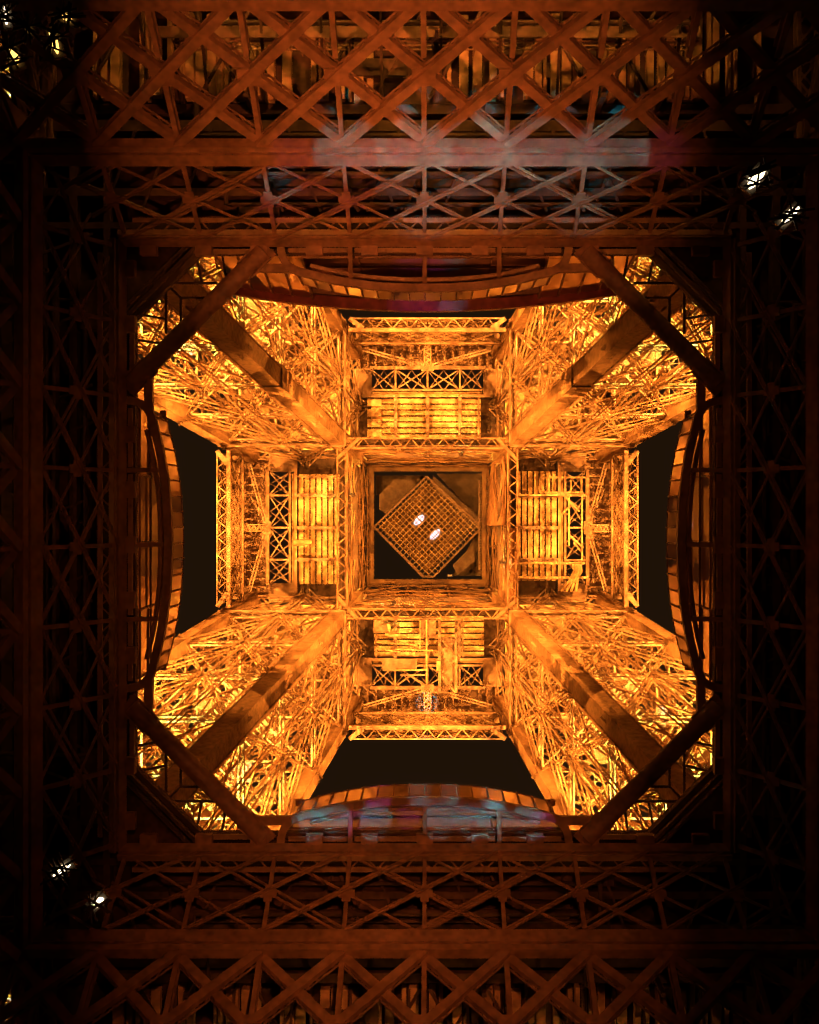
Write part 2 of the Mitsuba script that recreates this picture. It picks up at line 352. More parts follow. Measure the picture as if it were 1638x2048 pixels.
for k in range(4):
    R = rot(k)
    G = holder(TOWER + '__first_floor_girder')
    W = half
    b = MB(R); h = half(ZA); b.bars([gp(-h, ZA)], [gp(h, ZA)], 0.75, 0.5, PN); put(G + '__bottom_beam', b)
    b = MB(R); h = half(ZB - 0.25); b.bars([gp(-h, ZB - 0.28)], [gp(h, ZB - 0.28)], 0.26, 0.5, PN); put(G + '__flange_beam', b)
    b = MB(R); h = half(ZB + .3); b.bars([gp(-h, ZB + 0.32)], [gp(h, ZB + 0.32)], 0.62, 0.30, PN)
    b.bars([gp(-h, ZB + 0.02, 0.18)], [gp(h, ZB + 0.02, 0.18)], 0.5, 0.10, PN)
    for x in np.arange(-14.6, 14.7, 1.61): b.bars([gp(x, ZB + 0.12) - PN * 0.16], [gp(x, ZB + 0.52) - PN * 0.16], 0.10, 0.03, PN)
    put(G + '__main_beam', b)
    b = MB(R); h = half(ZC); b.bars([gp(-h, ZC)], [gp(h, ZC)], 0.50, 0.34, PN)
    b.bars([gp(-h, ZC - 0.42)], [gp(h, ZC - 0.42)], 0.10, 0.3, PN); put(G + '__edge_beam', b)
    for x in np.arange(-12, 12.1, 2.4):       # brackets under the edge
        b = MB(R); b.box([x - 0.36, -half(ZC) + 0.16, ZC + 0.05], [x + 0.36, -half(ZC) + 0.62, ZC + 0.5]); put(G + '__bracket', b)
    for kk in range(-8, 9):                  # thick diagonals over two panels
        for s in (-2, 2):
            sg = clip_seg(gp(kk * SP, ZB - 0.35), gp((kk + s) * SP, ZA))
            if sg is None: continue
            p, q = sg
            off = PN * (0.02 if s > 0 else 0.0)
            p, q = p + off * (1 if s > 0 else -1), q + off
            lay = -0.16 if s > 0 else 0.10      # one family passes over the other
            p, q = p + PN * lay, q + PN * lay
            m = MB(R)
            m.bars([p], [q], 0.38, 0.07, PN)
            U = -PN if PN[2] > 0 else PN
            inw = unit(np.array([0, -1.0, 0.9]))  # towards the back of the girder
            d = unit(q - p); side = unit(np.cross(d, PN))
            for e in (-0.17, 0.17):
                m.bars([p + side * e + inw * 0.12], [q + side * e + inw * 0.12], 0.05, 0.22, PN)
                m.bars([p + side * e + inw * 0.52], [q + side * e + inw * 0.52], 0.06, 0.06, PN)
                L = np.linalg.norm(q - p); n = int(L / 0.42) + 1; t = np.linspace(0, 1, n)[:, None]
                A = p + (q - p) * t + side * e + inw * 0.2; Bq = A + inw * 0.32
                Z = np.where((np.arange(n) % 2 == 1)[:, None], Bq, A)
                m.bars(Z[:-1], Z[1:], 0.045, 0.03, side, closed=False)
            put(G + '__diagonal', m)
    for kk in range(-5, 6):
        x = kk * SP
        for (za, zb, wd) in ((ZA, ZA + 2.4, 0.20), (ZA + 3.4, ZB - 0.4, 0.20)):
            sg = clip_seg(gp(x, za, 0.15), gp(x, zb, 0.15))
            if sg: m = MB(R); m.bars([sg[0]], [sg[1]], wd, 0.14, PN); m.bars([sg[0] + [0.0, -0.5, .3]], [sg[1] + [0, -.5, .3]], 0.14, 0.1, PN); put(G + '__post', m)
        c = gp(x, (ZA + ZB) / 2 - 0.1)         # gusset where the diagonals cross on the post
        if abs(x) < half(ZA) - 1:
            m = MB(R); m.bars([c + [-0.45, 0, 0]], [c + [0.45, 0, 0]], 0.8, 0.05, PN); put(G + '__gusset', m)
        # upper panel posts, the middle three reaching on to the curved balcony
        if abs(x) < half(ZC) + 0.3:
            m = MB(R); top = gp(x, ZC - 0.1, 0.04)
            m.bars([gp(x, ZB + 0.6, 0.04)], [top], 0.17, 0.16, PN)
            e = gp(x, (ZB + ZC) / 2)
            m.bars([e - PN * 0.1 + [-0.34, 0, 0]], [e - PN * 0.1 + [0.34, 0, 0]], 0.42, 0.05, PN)
            m.bars([e - PN * 0.1 + unit(top - e) * -0.45], [e - PN * 0.1 + unit(top - e) * 0.45], 0.36, 0.046, PN)
            if abs(kk) <= 1:
                end = np.array([x * 1.02, -11.55 - 0.2 * abs(kk), 56.0])
                m.bars([top], [end], 0.20, 0.16, (0, 0, 1))
            put(G + '__hanger', m)
    for kk in range(-7, 8):                  # thin rods, two layers
        for s in (-2, 2):
            for layer in ((0, 1) if kk % 2 == 0 else (0,)):
                dx = SP * 0.0 if layer == 0 else SP * 0.5
                back = np.array([0, -0.9, 0.75]) * layer
                sg = clip_seg(gp(kk * SP + dx, ZB + 0.55), gp((kk + s) * SP + dx, ZC - 0.15))
                if sg is None: continue
                p, q = sg; lay = PN * (0.13 if s > 0 else -0.13)
                p, q = p + back + lay, q + back + lay
                m = MB(R)
                if layer == 0 and s < 0:
                    d = unit(q - p); sd = unit(np.cross(d, PN)) * 0.06
                    m.bars([p + sd, p - sd], [q + sd, q - sd], 0.055, 0.10, PN)
                else: m.bars([p], [q], 0.095, 0.08, PN)
                put(G + ('__rod' if layer == 0 else '__back_rod'), m)
    m = MB(R)                                # light zigzag truss along the back of the edge beam
    hh = half(ZC) - 0.5
    m.bars([[-hh, -half(ZC) - 0.9, ZC + 0.2]], [[hh, -half(ZC) - 0.9, ZC + 0.2]], 0.2, 0.16)
    n = 44; xs = np.linspace(-hh, hh, n); Z = np.array([[x, -half(ZC) - (0.9 if i % 2 else 0.25), ZC + 0.2] for i, x in enumerate(xs)])
    m.bars(Z[:-1], Z[1:], 0.07, 0.05); put(G + '__zigzag_lacing', m, kind='stuff')

# ------------------------------------------------------------------ first floor deck, joists and clutter
from shapely.geometry import Polygon, box as sbox
S0, CH = 13.3, 3.05
opening = [(-S0 + CH, -S0), (S0 - CH, -S0), (S0, -S0 + CH), (S0, S0 - CH), (S0 - CH, S0), (-S0 + CH, S0), (-S0, S0 - CH), (-S0, -S0 + CH)]
deck = sbox(-33.5, -33.5, 33.5, 33.5).difference(Polygon(opening))
for sx in (-1, 1):
    for sy in (-1, 1):                        # the legs pass through the deck
        q = Polygon([(sx * 19.0, sy * 19.0), (sx * 31.5, sy * 19.0), (sx * 31.5, sy * 31.5), (sx * 19.0, sy * 31.5)])
        deck = deck.difference(q)
FF = TOWER + '__first_floor'
put(FF + '__deck', MB().prism(deck, 58.0, 58.5), 'm_shade_iron')
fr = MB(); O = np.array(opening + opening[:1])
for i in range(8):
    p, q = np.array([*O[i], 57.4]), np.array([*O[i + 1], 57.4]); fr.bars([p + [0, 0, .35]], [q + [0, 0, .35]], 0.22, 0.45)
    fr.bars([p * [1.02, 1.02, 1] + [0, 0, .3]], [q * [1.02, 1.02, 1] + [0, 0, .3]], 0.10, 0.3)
put(FF + '__opening_rim', fr, 'm_shade_iron')

for k in range(4):
    R = rot(k); r3 = np.random.default_rng(300 + k)
    SF = holder(TOWER + '__underfloor')
    for Y, w, h in ((-14.4, 0.3, 0.7), (-15.9, 0.35, 0.8), (-17.4, 0.3, 0.6), (-18.9, 0.5, 0.8), (-19.7, 0.45, 0.5), (-24.3, 0.5, 0.9)):
        m = MB(R); m.bars([[-18, Y, 57.5]], [[18, Y, 57.5]], w, h); put(SF + '__cross_beam', m, 'm_shade_iron')
    x = -15.0
    while x < 15.0:                           # joists: the upright slats
        w = r3.choice([0.14, 0.2, 0.3, 0.42]); gap = r3.choice([0.08, 0.14, 0.2, 0.35, 0.9], p=[.25, .3, .2, .15, .1])
        if not (-2.8 < x < 0.9) or r3.random() < 0.4:
            m = MB(R); m.box([x, -24.1 + r3.random() * 0.8, 57.0 + 0.25 * r3.random()], [x + w, -20.0 - r3.random() * 0.3, 57.6 + 0.1 * r3.random()]); put(SF + '__joist', m, 'm_panel')
        x += w + gap
    m = MB(R)
    for z in (55.2, 55.7, 56.2): m.bars([[-11, -22.0, z]], [[12, -22.0, z]], 0.06, 0.06)
    m.bars([[x, -22.0, 55.0] for x in np.arange(-11, 12, 1.1)], [[x, -22.0, 57.0] for x in np.arange(-11, 12, 1.1)], 0.05, 0.05)
    m.bars([[-12, -22.3, 54.95]], [[12, -22.3, 54.95]], 0.5, 0.08)
    put(SF + '__walkway_rail', m)
    m = MB(R)                                 # secondary bracing seen behind the thick diagonals
    for x in np.arange(-13, 13, 2.6):
        m.bars([[x, -24, 56.6]], [[x + 2.4 * r3.choice([-1, 1]), -20, 56.8]], 0.14, 0.1)
        if r3.random() < 0.6: m.bars([[x, -19.6, 55.0]], [[x, -19.6, 57.5]], 0.2, 0.2)
        m.bars([[x + .7, -24.5, 53.5]], [[x + .7, -19.9, 56.5]], 0.12, 0.12)
    for x in np.arange(-13, 13, 1.7):
        m.bars([[x, -18.8, 57.0]], [[x + 1.5 * r3.choice([-1, 1]), -15.0, 57.1]], 0.12, 0.1)
    put(SF + '__secondary_bracing', m, 'm_shade_iron')
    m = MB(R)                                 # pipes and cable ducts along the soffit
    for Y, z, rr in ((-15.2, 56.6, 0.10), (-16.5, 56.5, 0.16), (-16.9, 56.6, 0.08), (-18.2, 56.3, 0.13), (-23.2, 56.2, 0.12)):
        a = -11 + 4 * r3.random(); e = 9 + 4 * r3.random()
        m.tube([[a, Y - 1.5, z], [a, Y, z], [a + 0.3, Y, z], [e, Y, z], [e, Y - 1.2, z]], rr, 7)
    put(SF + '__pipes', m, 'm_shade_iron')
    for j in range(9):                        # boxes, ducts and machine housings hung under the deck
        cx, cy = r3.uniform(-11, 11), r3.choice([-15.1, -16.8, -17.8, -21.5, -23])
        w, d, h = r3.uniform(0.5, 1.7), r3.uniform(0.4, 1.0), r3.uniform(0.4, 1.1)
        m = MB(R); m.box([cx - w, cy - d / 2, 57.9 - h], [cx + w, cy + d / 2, 57.9])
        m.box([cx - w - .06, cy - d / 2 - .06, 57.6 - h * .5], [cx + w + .06, cy + d / 2 + .06, 57.66 - h * .5])
        put(SF + '__duct_box', m, 'm_shade_iron')

# ------------------------------------------------------------------ the octagonal balcony with its wavy glass balustrade
half_curve = [(0, 11.35), (0.8, 11.36), (1.65, 11.40), (2.5, 11.47), (3.3, 11.58), (4.2, 11.74), (5.1, 11.96), (5.7, 12.12), (6.0, 12.28), (6.22, 12.55), (6.33, 12.85), (6.38, 13.2)]
def smooth_curve(pts, n):
    from scipy.interpolate import CubicSpline
    p = np.array(pts); s = np.r_[0, np.cumsum(np.linalg.norm(np.diff(p, axis=0), axis=1))]
    cs = CubicSpline(s, p); return cs(np.linspace(0, s[-1], n))
r_f = [np.random.default_rng(40 + k) for k in range(4)]
full = [(-x, y) for x, y in half_curve[:0:-1]] + half_curve
for k in range(4):
    R = rot(k); B_ = holder(TOWER + '__balcony')
    cv = smooth_curve(full, 61)
    m = MB(R); m.ribbon([[x, -y, 56.0] for x, y in cv], 0.34, 0.36); put(B_ + '__curved_beam', m)
    m = MB(R); m.ribbon([[x * 0.985, -y - 0.42, 56.3] for x, y in cv[8:-8]], 0.16, 0.3); put(B_ + '__curved_rail', m)
    for s in (-1, 1):
        m = MB(R); m.bars([[s * 7.7, -12.25, 56.02]], [[s * 5.8, -12.22, 56.02]], 0.36, 0.34); put(B_ + '__corner_beam', m)
    # glass facade standing behind the opening, seen at a grazing angle
    xs = np.linspace(-6.3, 6.3, 5); FP = 'pavilion' if k == 0 else B_
    for i in range(4):
        xa, xb = xs[i] + 0.04, xs[i + 1] - 0.04
        m = MB(R); tl = r_f[k].uniform(-0.03, 0.03)
        m.box([xa, -13.42 + tl, 58.6], [xb, -13.38 + tl, 64.2]); put(FP + '__facade_pane', m, 'm_frost' if k == 2 else 'm_smoked')
    for x in xs: m = MB(R); m.bars([[x, -13.36, 58.55]], [[x, -13.36, 64.3]], 0.07, 0.14, (0, 1, 0)); put(FP + '__mullion', m)
    m = MB(R); m.bars([[-6.6, -13.3, 61.2]], [[6.6, -13.3, 61.2]], 0.1, 0.08); m.bars([[-6.6, -13.3, 58.9]], [[6.6, -13.3, 58.9]], 0.1, 0.14); m.bars([[-6.6, -13.35, 64.3]], [[6.6, -13.35, 64.3]], 0.3, 0.2); put(FP + '__transom', m, kind='stuff')
    # soffit strip with plank and ledge between edge beam and opening
    m = MB(R); m.bars([[-9.5, -13.0, 56.15]], [[-6.7, -13.0, 56.15]], 0.22, 0.16); m.bars([[6.7, -13.0, 56.15]], [[9.5, -13.0, 56.15]], 0.22, 0.16)
    m.bars([[-6.0, -12.95, 55.6]], [[-3.4, -12.95, 55.6]], 0.2, 0.14); m.bars([[-3.1, -12.95, 55.6]], [[3.1, -12.95, 55.6]], 0.2, 0.14); m.bars([[3.4, -12.95, 55.6]], [[6.0, -12.95, 55.6]], 0.2, 0.14)
    put(B_ + '__soffit_plank', m)
    # glass balustrade on the curve: posts, panes and a top rail
    gl = smooth_curve([p for p in full if abs(p[0]) <= 5.75], 17)
    for i in range(16):
        (xa, ya), (xb, yb) = gl[i], gl[i + 1]
        m = MB(R); e = 0.03
        a, c = np.array([xa, -ya]), np.array([xb, -yb]); d = (c - a) / np.linalg.norm(c - a); a, c = a + d * e, c - d * e
        nrm = np.array([-d[1], d[0]]) * 0.012
        m.raw([[*(a + nrm), 56.2], [*(c + nrm), 56.2], [*(c + nrm), 59.2], [*(a + nrm), 59.2], [*(a - nrm), 56.2], [*(c - nrm), 56.2], [*(c - nrm), 59.2], [*(a - nrm), 59.2]], BOXF)
        put(B_ + '__glass_pane', m, 'm_smoked')
    for i in range(17):
        x, y = gl[i]; m = MB(R); m.bars([[x, -y + 0.06, 56.0]], [[x, -y + 0.02, 59.25]], 0.05, 0.12, (0, 1, 0)); put(B_ + '__glass_post', m)
    m = MB(R); m.ribbon([[x, -y, 59.25] for x, y in smooth_curve([p for p in full if abs(p[0]) <= 5.75], 41)], 0.07, 0.05); put(B_ + '__top_rail', m)

for k in range(4):                            # corners: the round diagonal strut, its flanges and the frames beyond
    R = rot(k); C_ = holder(TOWER + '__corner')
    p, q = np.array([7.0, -12.75, 54.9]), np.array([12.75, -7.0, 54.9])
    m = MB(R); t = np.linspace(0, 1, 9)[:, None]
    m.tube(p + (q - p) * t, 0.40, 16)
    put(C_ + '__diagonal_strut', m, smooth=40)
    m = MB(R)
    for tt in np.linspace(0.06, 0.94, 12):
        c = p + (q - p) * tt; d = unit(q - p); m.tube([c - d * 0.03, c + d * 0.03], 0.43, 16)
    put(C_ + '__strut_band', m)
    m = MB(R); d = unit(q - p)
    m.bars([p + d * -0.3], [p + d * 1.2], 0.95, 0.06); put(C_ + '__end_plate', m); m = MB(R); m.bars([q - d * 1.2], [q + d * 0.3], 0.95, 0.06); put(C_ + '__end_plate', m)
    m = MB(R); o = np.array([[10.25, -13.3, 56.6], [13.3, -10.25, 56.6]]); dd = unit(o[1] - o[0])
    m.bars([o[0] - dd * 0.2], [o[1] + dd * .2], 0.14, 0.3); m.bars([o[0] - dd * 0.2 + [.25, -.25, .1]], [o[1] + dd * .2 + [.25, -.25, .1]], 0.12, 0.4); put(C_ + '__chamfer_beam', m, 'm_shade_iron')
    m = MB(R); z = 60.0
    for (c, a) in ((12.3, 9.9), (11.6, 10.2)):
        m.bars([[a, -c, z], [c, -c, z]], [[c, -c, z], [c, -a, z]], 0.10, 0.14)
    m.bars([[11.6, -11.6, z]], [[12.6, -12.6, z]], 0.09, 0.12)
    m.bars([[12.3, -12.3, 58.2]], [[12.3, -12.3, 60]], .09, .09)
    m.bars([[x, -12.3, z] for x in (9.4, 10.6)], [[x, -13.3, 58.6] for x in (9.4, 10.6)], 0.09, 0.09); m.bars([[12.3, -x, z] for x in (9.4, 10.6)], [[13.3, -x, 58.6] for x in (9.4, 10.6)], 0.09, 0.09)
    put(C_ + '__glazing_frame', m, 'm_dark')

# ------------------------------------------------------------------ second floor arms
def arm(k):
    R = rot(k); A_ = holder(TOWER + '__second_floor_arm'); r4 = np.random.default_rng(500 + k)
    def zig(x0, x1, y0, y1, z, n, w=0.10):
        m = MB(R); X = np.linspace(x0, x1, n + 1)
        Z = np.array([[x, y1 if i % 2 else y0, z] for i, x in enumerate(X)])
        m.bars(Z[:-1], Z[1:], w, 0.08); m.bars([[x0, y0, z], [x0, y1, z]], [[x1, y0, z], [x1, y1, z]], 0.14, 0.22)
        return m
    m = zig(-6.8, 6.8, -18.3, -17.42, 110.0, 18)
    m.bars([[-6.8, -18.3, 110], [6.8, -18.3, 110]], [[-5.6, -17.42, 110], [5.6, -17.42, 110]], 0.4, 0.2)
    n = 17; X = np.linspace(-6.5, 6.5, n)
    put(A_ + '__outer_truss', m, 'm_lattice')
    m = MB(R); m.bars([[-6.85, -17.3, 110.1]], [[6.85, -17.3, 110.1]], 0.34, 0.5); put(A_ + '__outer_beam', m)
    m = MB(R); m.bars([[-6.4, -16.7, 114]], [[6.4, -16.7, 114]], 0.24, 0.4); put(A_ + '__inner_beam', m)
    m = MB(R)                                  # diamond lattice of the outer girder, with a second layer behind
    for back in (0, 0.9):
        n = 8; X = np.linspace(-6.6, 6.6, n + 1)
        for i in range(-1, n + 1):
            for s in (-2, 2):
                a, b = i, i + s
                if not (0 <= a <= n and 0 <= b <= n): continue
                m.lattice([X[a], -17.3 - back, 110.2], [X[b], -16.8 - back, 114.0], 0.2, 0.16, 0.07, 0.04, 0.4, (0, 1, 0))
        m.bars([[x, -17.4 - back, 110.2] for x in X], [[x, -16.9 - back, 114] for x in X], 0.12, 0.12)
        m.bars([[-6.6, -17.3 - back, 116]], [[6.6, -17.3 - back, 116]], 0.2, 0.3)
    put(A_ + '__girder_lattice', m, 'm_lattice', kind='stuff')
    m = MB(R); m.box([-6.8, -19.4, 119.6], [6.8, -15.0, 119.8]); 
    for x in np.arange(-6.4, 6.5, 0.8): m.bars([[x, -19.2, 118.4]], [[x, -15.1, 118.4]], 0.12, 0.3)
    put(A_ + '__gallery_soffit', m, 'm_iron')
    m = MB(R)                                  # low plates and struts behind the X brace
    for j in range(16):
        x = r4.uniform(-5.6, 5.6); y = r4.uniform(-16.6, -15.0); L = r4.uniform(0.5, 2.2); a = r4.choice([0, 0, 0.6, -0.6, 1.57])
        m.bars([[x, y, 117.6 + r4.uniform(0, .6)]], [[np.clip(x + L * math.cos(a), -6, 6), y + min(L, 1.2) * math.sin(a), 117.6 + r4.uniform(0, .6)]], r4.uniform(0.06, 0.16), 0.1)
    put(A_ + '__clutter_struts', m, 'm_lattice', kind='stuff')
    for s in (-1, 1):                          # the X brace of doubled angles
        for (y0) in (-16.4,):
            m = MB(R); p, q = np.array([s * 5.9, y0, 116.0]), np.array([s * 0.15, -14.9, 117.0]); sd = unit(np.cross(q - p, [0, 0, 1])) * 0.14
            m.bars([p + sd, p - sd], [q + sd, q - sd], 0.12, 0.16)
            t = np.linspace(0, 1, 22)[:, None]; A = p + (q - p) * t
            m.bars(A - sd, A + sd, 0.05, 0.05); put(A_ + '__brace', m, 'm_lattice')
    m = MB(R); m.lattice([0, -16.7, 115.5], [0, -14.9, 116.9], 0.6, 0.3, 0.09, 0.08, 0.3); put(A_ + '__middle_post', m, 'm_lattice')
    m = MB(R); m.bars([[-5.3, -14.8, 117.0]], [[5.3, -14.8, 117.0]], 0.30, 0.4); m.bars([[-0.6, -14.85, 116.75]], [[0.6, -14.85, 116.75]], 0.75, 0.06); put(A_ + '__node_beam', m)
    for x in (-2.97, 0.0, 3.0):
        m = MB(R); m.bars([[x, -14.7, 117.1]], [[x, -12.8, 117.1]], 0.18, 0.3); put(A_ + '__opening_post', m)
    m = MB(R)
    for (xa, xb) in ((-5.2, -2.97), (-2.97, 0), (0, 3.0), (3.0, 5.2)):
        nn = 2 if abs(xb - xa) > 2.5 else 1
        for s in (0, 1):
            a, b = (xa, xb) if s else (xb, xa)
            m.bars([[a, -14.7, 117.3]], [[b, -12.8, 117.3]], 0.13, 0.1)
            m.bars([[a, -14.7, 118.2]], [[(a + b) / 2, -12.8, 118.2]], 0.1, 0.08); m.bars([[(a + b) / 2, -14.7, 118.2]], [[a, -12.8, 118.2]], 0.1, 0.08)
    put(A_ + '__opening_lattice', m, 'm_lattice', kind='stuff')
    m = MB(R); m.bars([[-5.2, -12.75, 117.0]], [[5.1, -12.75, 117.0]], 0.18, 0.3); put(A_ + '__rim_beam', m)
    for xa, xb in ((-5.8, -2.97), (3.0, 5.8)): m = MB(R); m.bars([[xa, -12.2, 117.0]], [[xb, -12.2, 117.0]], 0.26, 0.3); put(A_ + '__stub_beam', m)
    for x in (-2.97, 0.0, 3.0, 4.75):
        m = MB(R); m.bars([[x, -12.3, 117.55]], [[x, -8.2, 117.55]], 0.30 if x < 4 else 0.16, 0.5); put(A_ + '__deck_rib', m)
    # deck panels
    rows = np.linspace(-12.1, -8.2, 8); cols = [-5.3, -2.97, 0.0, 3.0, 5.0]
    for i in range(4):
        for j in range(7):
            xa, xb, ya, yb = cols[i] + 0.02, cols[i + 1] - 0.02, rows[j] + 0.062, rows[j + 1] - 0.062
            dz = r4.uniform(0, 0.02)
            m = MB(R); m.box([xa, ya, 118.0 + dz], [xb, yb, 118.1 + dz]); put(A_ + '__deck_panel', m, 'm_panel')
    m = MB(R); m.box([-7.2, -12.2, 119.3], [7.2, -6.6, 119.45]); put(A_ + '__deck_back', m, 'm_shade_iron')
    m = MB(R); m.box([-5.2, -12.7, 118.15], [5.1, -12.2, 118.25]); put(A_ + '__edge_plate', m, 'm_panel')
    for s in (-1, 1):
        m = MB(R); m.box([s * 6.1 - 0.9, -14.9, 118.5], [s * 6.1 + 0.9, -12.2, 118.6]); put(A_ + '__side_plate', m)
    # ring truss at the throat
    m = zig(-7.1, 7.1, -7.98, -7.12, 112.0, 20, 0.09); put(A_ + '__throat_truss', m, 'm_shaft_dim')
    m = MB(R); m.bars([[-8.0, -6.2, 111.9]], [[-6.0, -8.0, 111.9]], 0.28, 0.2); put(A_ + '__corner_tie', m)
    m = MB(R); m.bars([[-7.05, -7.12, 112.1]], [[7.05, -7.12, 112.1]], 0.11, 0.5); put(A_ + '__throat_beam', m)
    return A_, R, r4
ARMS = [arm(k) for k in range(4)]

# second-floor slab over the legs
sl = sbox(-19.0, -19.0, 19.0, 19.0).difference(sbox(-7.3, -20, 7.3, 20)).difference(sbox(-20, -7.3, 20, 7.3))
for gq in sl.geoms: sb = MB(); sb.prism(gq, 119.2, 119.6); put(TOWER + '__second_floor_slab', sb, 'm_panel')

# ------------------------------------------------------------------ the central shaft
SH = TOWER + '__shaft'
def hs(z): return 7.1 - (z - 112) * (0.95 / 28)
ZS = [112.0, 116, 120.0, 124, 128.0, 134, 140.0]
for k in range(4):
    R = rot(k); m = MB(R); r5 = np.random.default_rng(700 + k)
    for i in range(len(ZS) - 1):
        z0, z1 = ZS[i], ZS[i + 1]; a, b = hs(z0), hs(z1)
        X0, X1 = np.linspace(-a, a, 4), np.linspace(-b, b, 4)
        for j in range(3):
            m.bars([[X0[j], -a, z0], [X0[j + 1], -a, z0]], [[X1[j + 1], -b, z1], [X1[j], -b, z1]], 0.16, 0.1, (0, 1, 0))
        m.flat([-b, -b - .3, z1], [b, -b - .3, z1], 0.55, (0, 0, 1), 0.12, 0.08, 0.7)
        m.bars([[x, -a - .3, z0] for x in X0], [[x, -b - .3, z1] for x in X1], 0.2, 0.2)
    for j in range(16):
        z = r5.uniform(114, 138); h = hs(z); x = r5.uniform(-h, h); d = r5.uniform(0.6, 2.2)
        m.bars([[x, -h - r5.uniform(0, .6), z]], [[np.clip(x + d * r5.choice([-1, 1, 0]), -h, h), -h - .3, z + d]], r5.uniform(.1, .3), .1)
    put(SH + '__wall_lattice', m, 'm_shaft_dim', kind='stuff')
    m = MB(R); m.raw([[-9, -hs(119) - 0.9, 119], [9, -hs(119) - 0.9, 119], [8, -hs(140) - 0.9, 140], [-8, -hs(140) - 0.9, 140]], [[0, 1, 2], [0, 2, 3]]); put(SH + '__back_wall', m, 'm_shade_iron')
    m = MB(R); m.bars([[-6.5, -6.15, 138]], [[6.5, -6.15, 138]], 0.5, 0.8)
    m.bars([[x, -6.2, 137.5] for x in np.arange(-6, 6.1, 0.55)], [[x, -6.2, 139] for x in np.arange(-6, 6.1, .55)], 0.1, 0.7, (0, 1, 0)); put(SH + '__landing_rail', m, 'm_shaft_dim')

# the slanting grid ceiling in the shaft, turned by an eighth
zg = 140.0
cg = at(851, 1053, zg)
gm = MB(); c45 = math.sqrt(0.5)
U, V = np.array([c45, -c45, 0]), np.array([c45, c45, 0])     # U up-right, V down-right
from shapely.geometry import LineString
gcorn = [at(853, 953, zg), at(958, 1050, zg), at(958, 1060, zg), at(868, 1153, zg), at(845, 1153, zg), at(748, 1054, zg)]
gpoly = Polygon([c[:2] for c in gcorn])
for d, e in ((U, V), (V, U)):
    for o in np.arange(-6, 6.01, 0.5):
        ln = LineString([(cg + e * o - d * 9)[:2], (cg + e * o + d * 9)[:2]]).intersection(gpoly)
        if ln.is_empty or ln.length < 0.3: continue
        (x0, y0), (x1, y1) = list(ln.coords)[0], list(ln.coords)[-1]
        gm.bars([[x0, y0, zg]], [[x1, y1, zg]], 0.095, 0.06)
put(SH + '__grid_ceiling', gm, 'm_panel')
fr = MB()
for i in range(6): fr.bars([gcorn[i]], [gcorn[(i + 1) % 6]], 0.22, 0.3)
put(SH + '__grid_frame', fr)
m = MB()
m.prism(Polygon([at(*p, 147)[:2] for p in ((853, 962), (948, 1053), (856, 1146), (757, 1054))]), 147, 147.2)
put(SH + '__ceiling_plate', m, 'm_shaft_dim')
for pts, z in ((((758, 990), (788, 959), (822, 959), (833, 968), (772, 1028), (758, 1018)), 143.0), (((905, 1130), (946, 1090), (950, 1122), (915, 1150)), 143.0), (((866, 950), (965, 1042), (960, 1058), (940, 1058), (862, 975)), 144.0), (((872, 947), (968, 947), (968, 1152), (905, 1152), (955, 1062), (955, 1035)), 151.0), (((752, 951), (860, 951), (800, 985), (752, 990)), 152.0), (((958, 1000), (968, 1000), (968, 1150), (958, 1150)), 146.0)):
    m = MB(); m.prism(Polygon([at(*p, z)[:2] for p in pts]), z, z + 0.4)
    put(SH + '__lift_landing', m, 'm_lattice')
m = MB()
for p, q in (((958, 960), (958, 1140)), ((968, 960), (968, 1150))): m.bars([at(*p, 139)], [at(*q, 139)], 0.14, 0.2)
for y in np.arange(965, 1140, 5.2): m.bars([at(958, y, 139)], [at(968, y, 139)], 0.12, 0.08)
put(SH + '__service_ladder', m, 'm_lattice')

# twin work lamps shining through the grid
def area(rgb, w=0.05): return {'type': 'area', 'radiance': {'type': 'rgb', 'value': [float(x) for x in rgb]}, 'sampling_weight': w}
def lens(key, mesh, rgb, w=0.05):
    k = put(key, mesh, 'm_lens'); scene[k]['emitter'] = area(rgb, w); return k
wl = ['upper left of the two white oval lamps glowing above the rotated grid', 'lower right of the two white oval lamps glowing above the rotated grid']
for i, (px, py) in enumerate(((838, 1040), (870, 1069))):
    key = holder('shaft_lamp')
    labels[key] = {'label': wl[i], 'category': 'lamp', 'group': 'twin lamps in the shaft'}
    c = at(px, py, 141.5)
    s = trimesh.creation.icosphere(2, 1.0); v = s.vertices * [0.36, 0.74, 0.10]
    ang = math.radians(45); Rz = np.array([[math.cos(ang), -math.sin(ang), 0], [math.sin(ang), math.cos(ang), 0], [0, 0, 1]])
    vv = v @ Rz.T + c
    lens(key + '__lens', MB().raw(vv, s.faces[:, ::1]), (0.8, 0.92, 1.2), 0.3)
    h = MB(); d = Rz @ np.array([0, 1.0, 0]); e = Rz @ np.array([1.0, 0, 0])
    h.bars([c - d * 0.95 + [0, 0, 0.3]], [c + d * 0.95 + [0, 0, 0.3]], 0.95, 0.22); h.bars([c - e * 0.5 - d * 0.9], [c - e * 0.5 + d * 0.9], 0.05, 0.3); h.bars([c + e * 0.5 - d * .9], [c + e * .5 + d * .9], 0.05, 0.3)
    h.bars([c + [0, 0, .3]], [c + [0, 0, 5.5]], 0.12, 0.12)
    for o in (-0.5, -0.1, 0.35): h.bars([c + d * o - e * .5 - [0, 0, .16]], [c + d * o + e * .5 - [0, 0, .16]], 0.09, 0.05)
    put(key + '__housing', h, 'm_lattice')
key = holder('bulkhead_lamp'); labels[key] = {'label': 'small white lamp on the lower rim of the central shaft', 'category': 'lamp'}
c = at(900, 1151, 137); lens(key + '__lens', MB().box(c - [.22, .1, .06], c + [.22, .1, .0]), (5, 5, 4.2), 0.1)
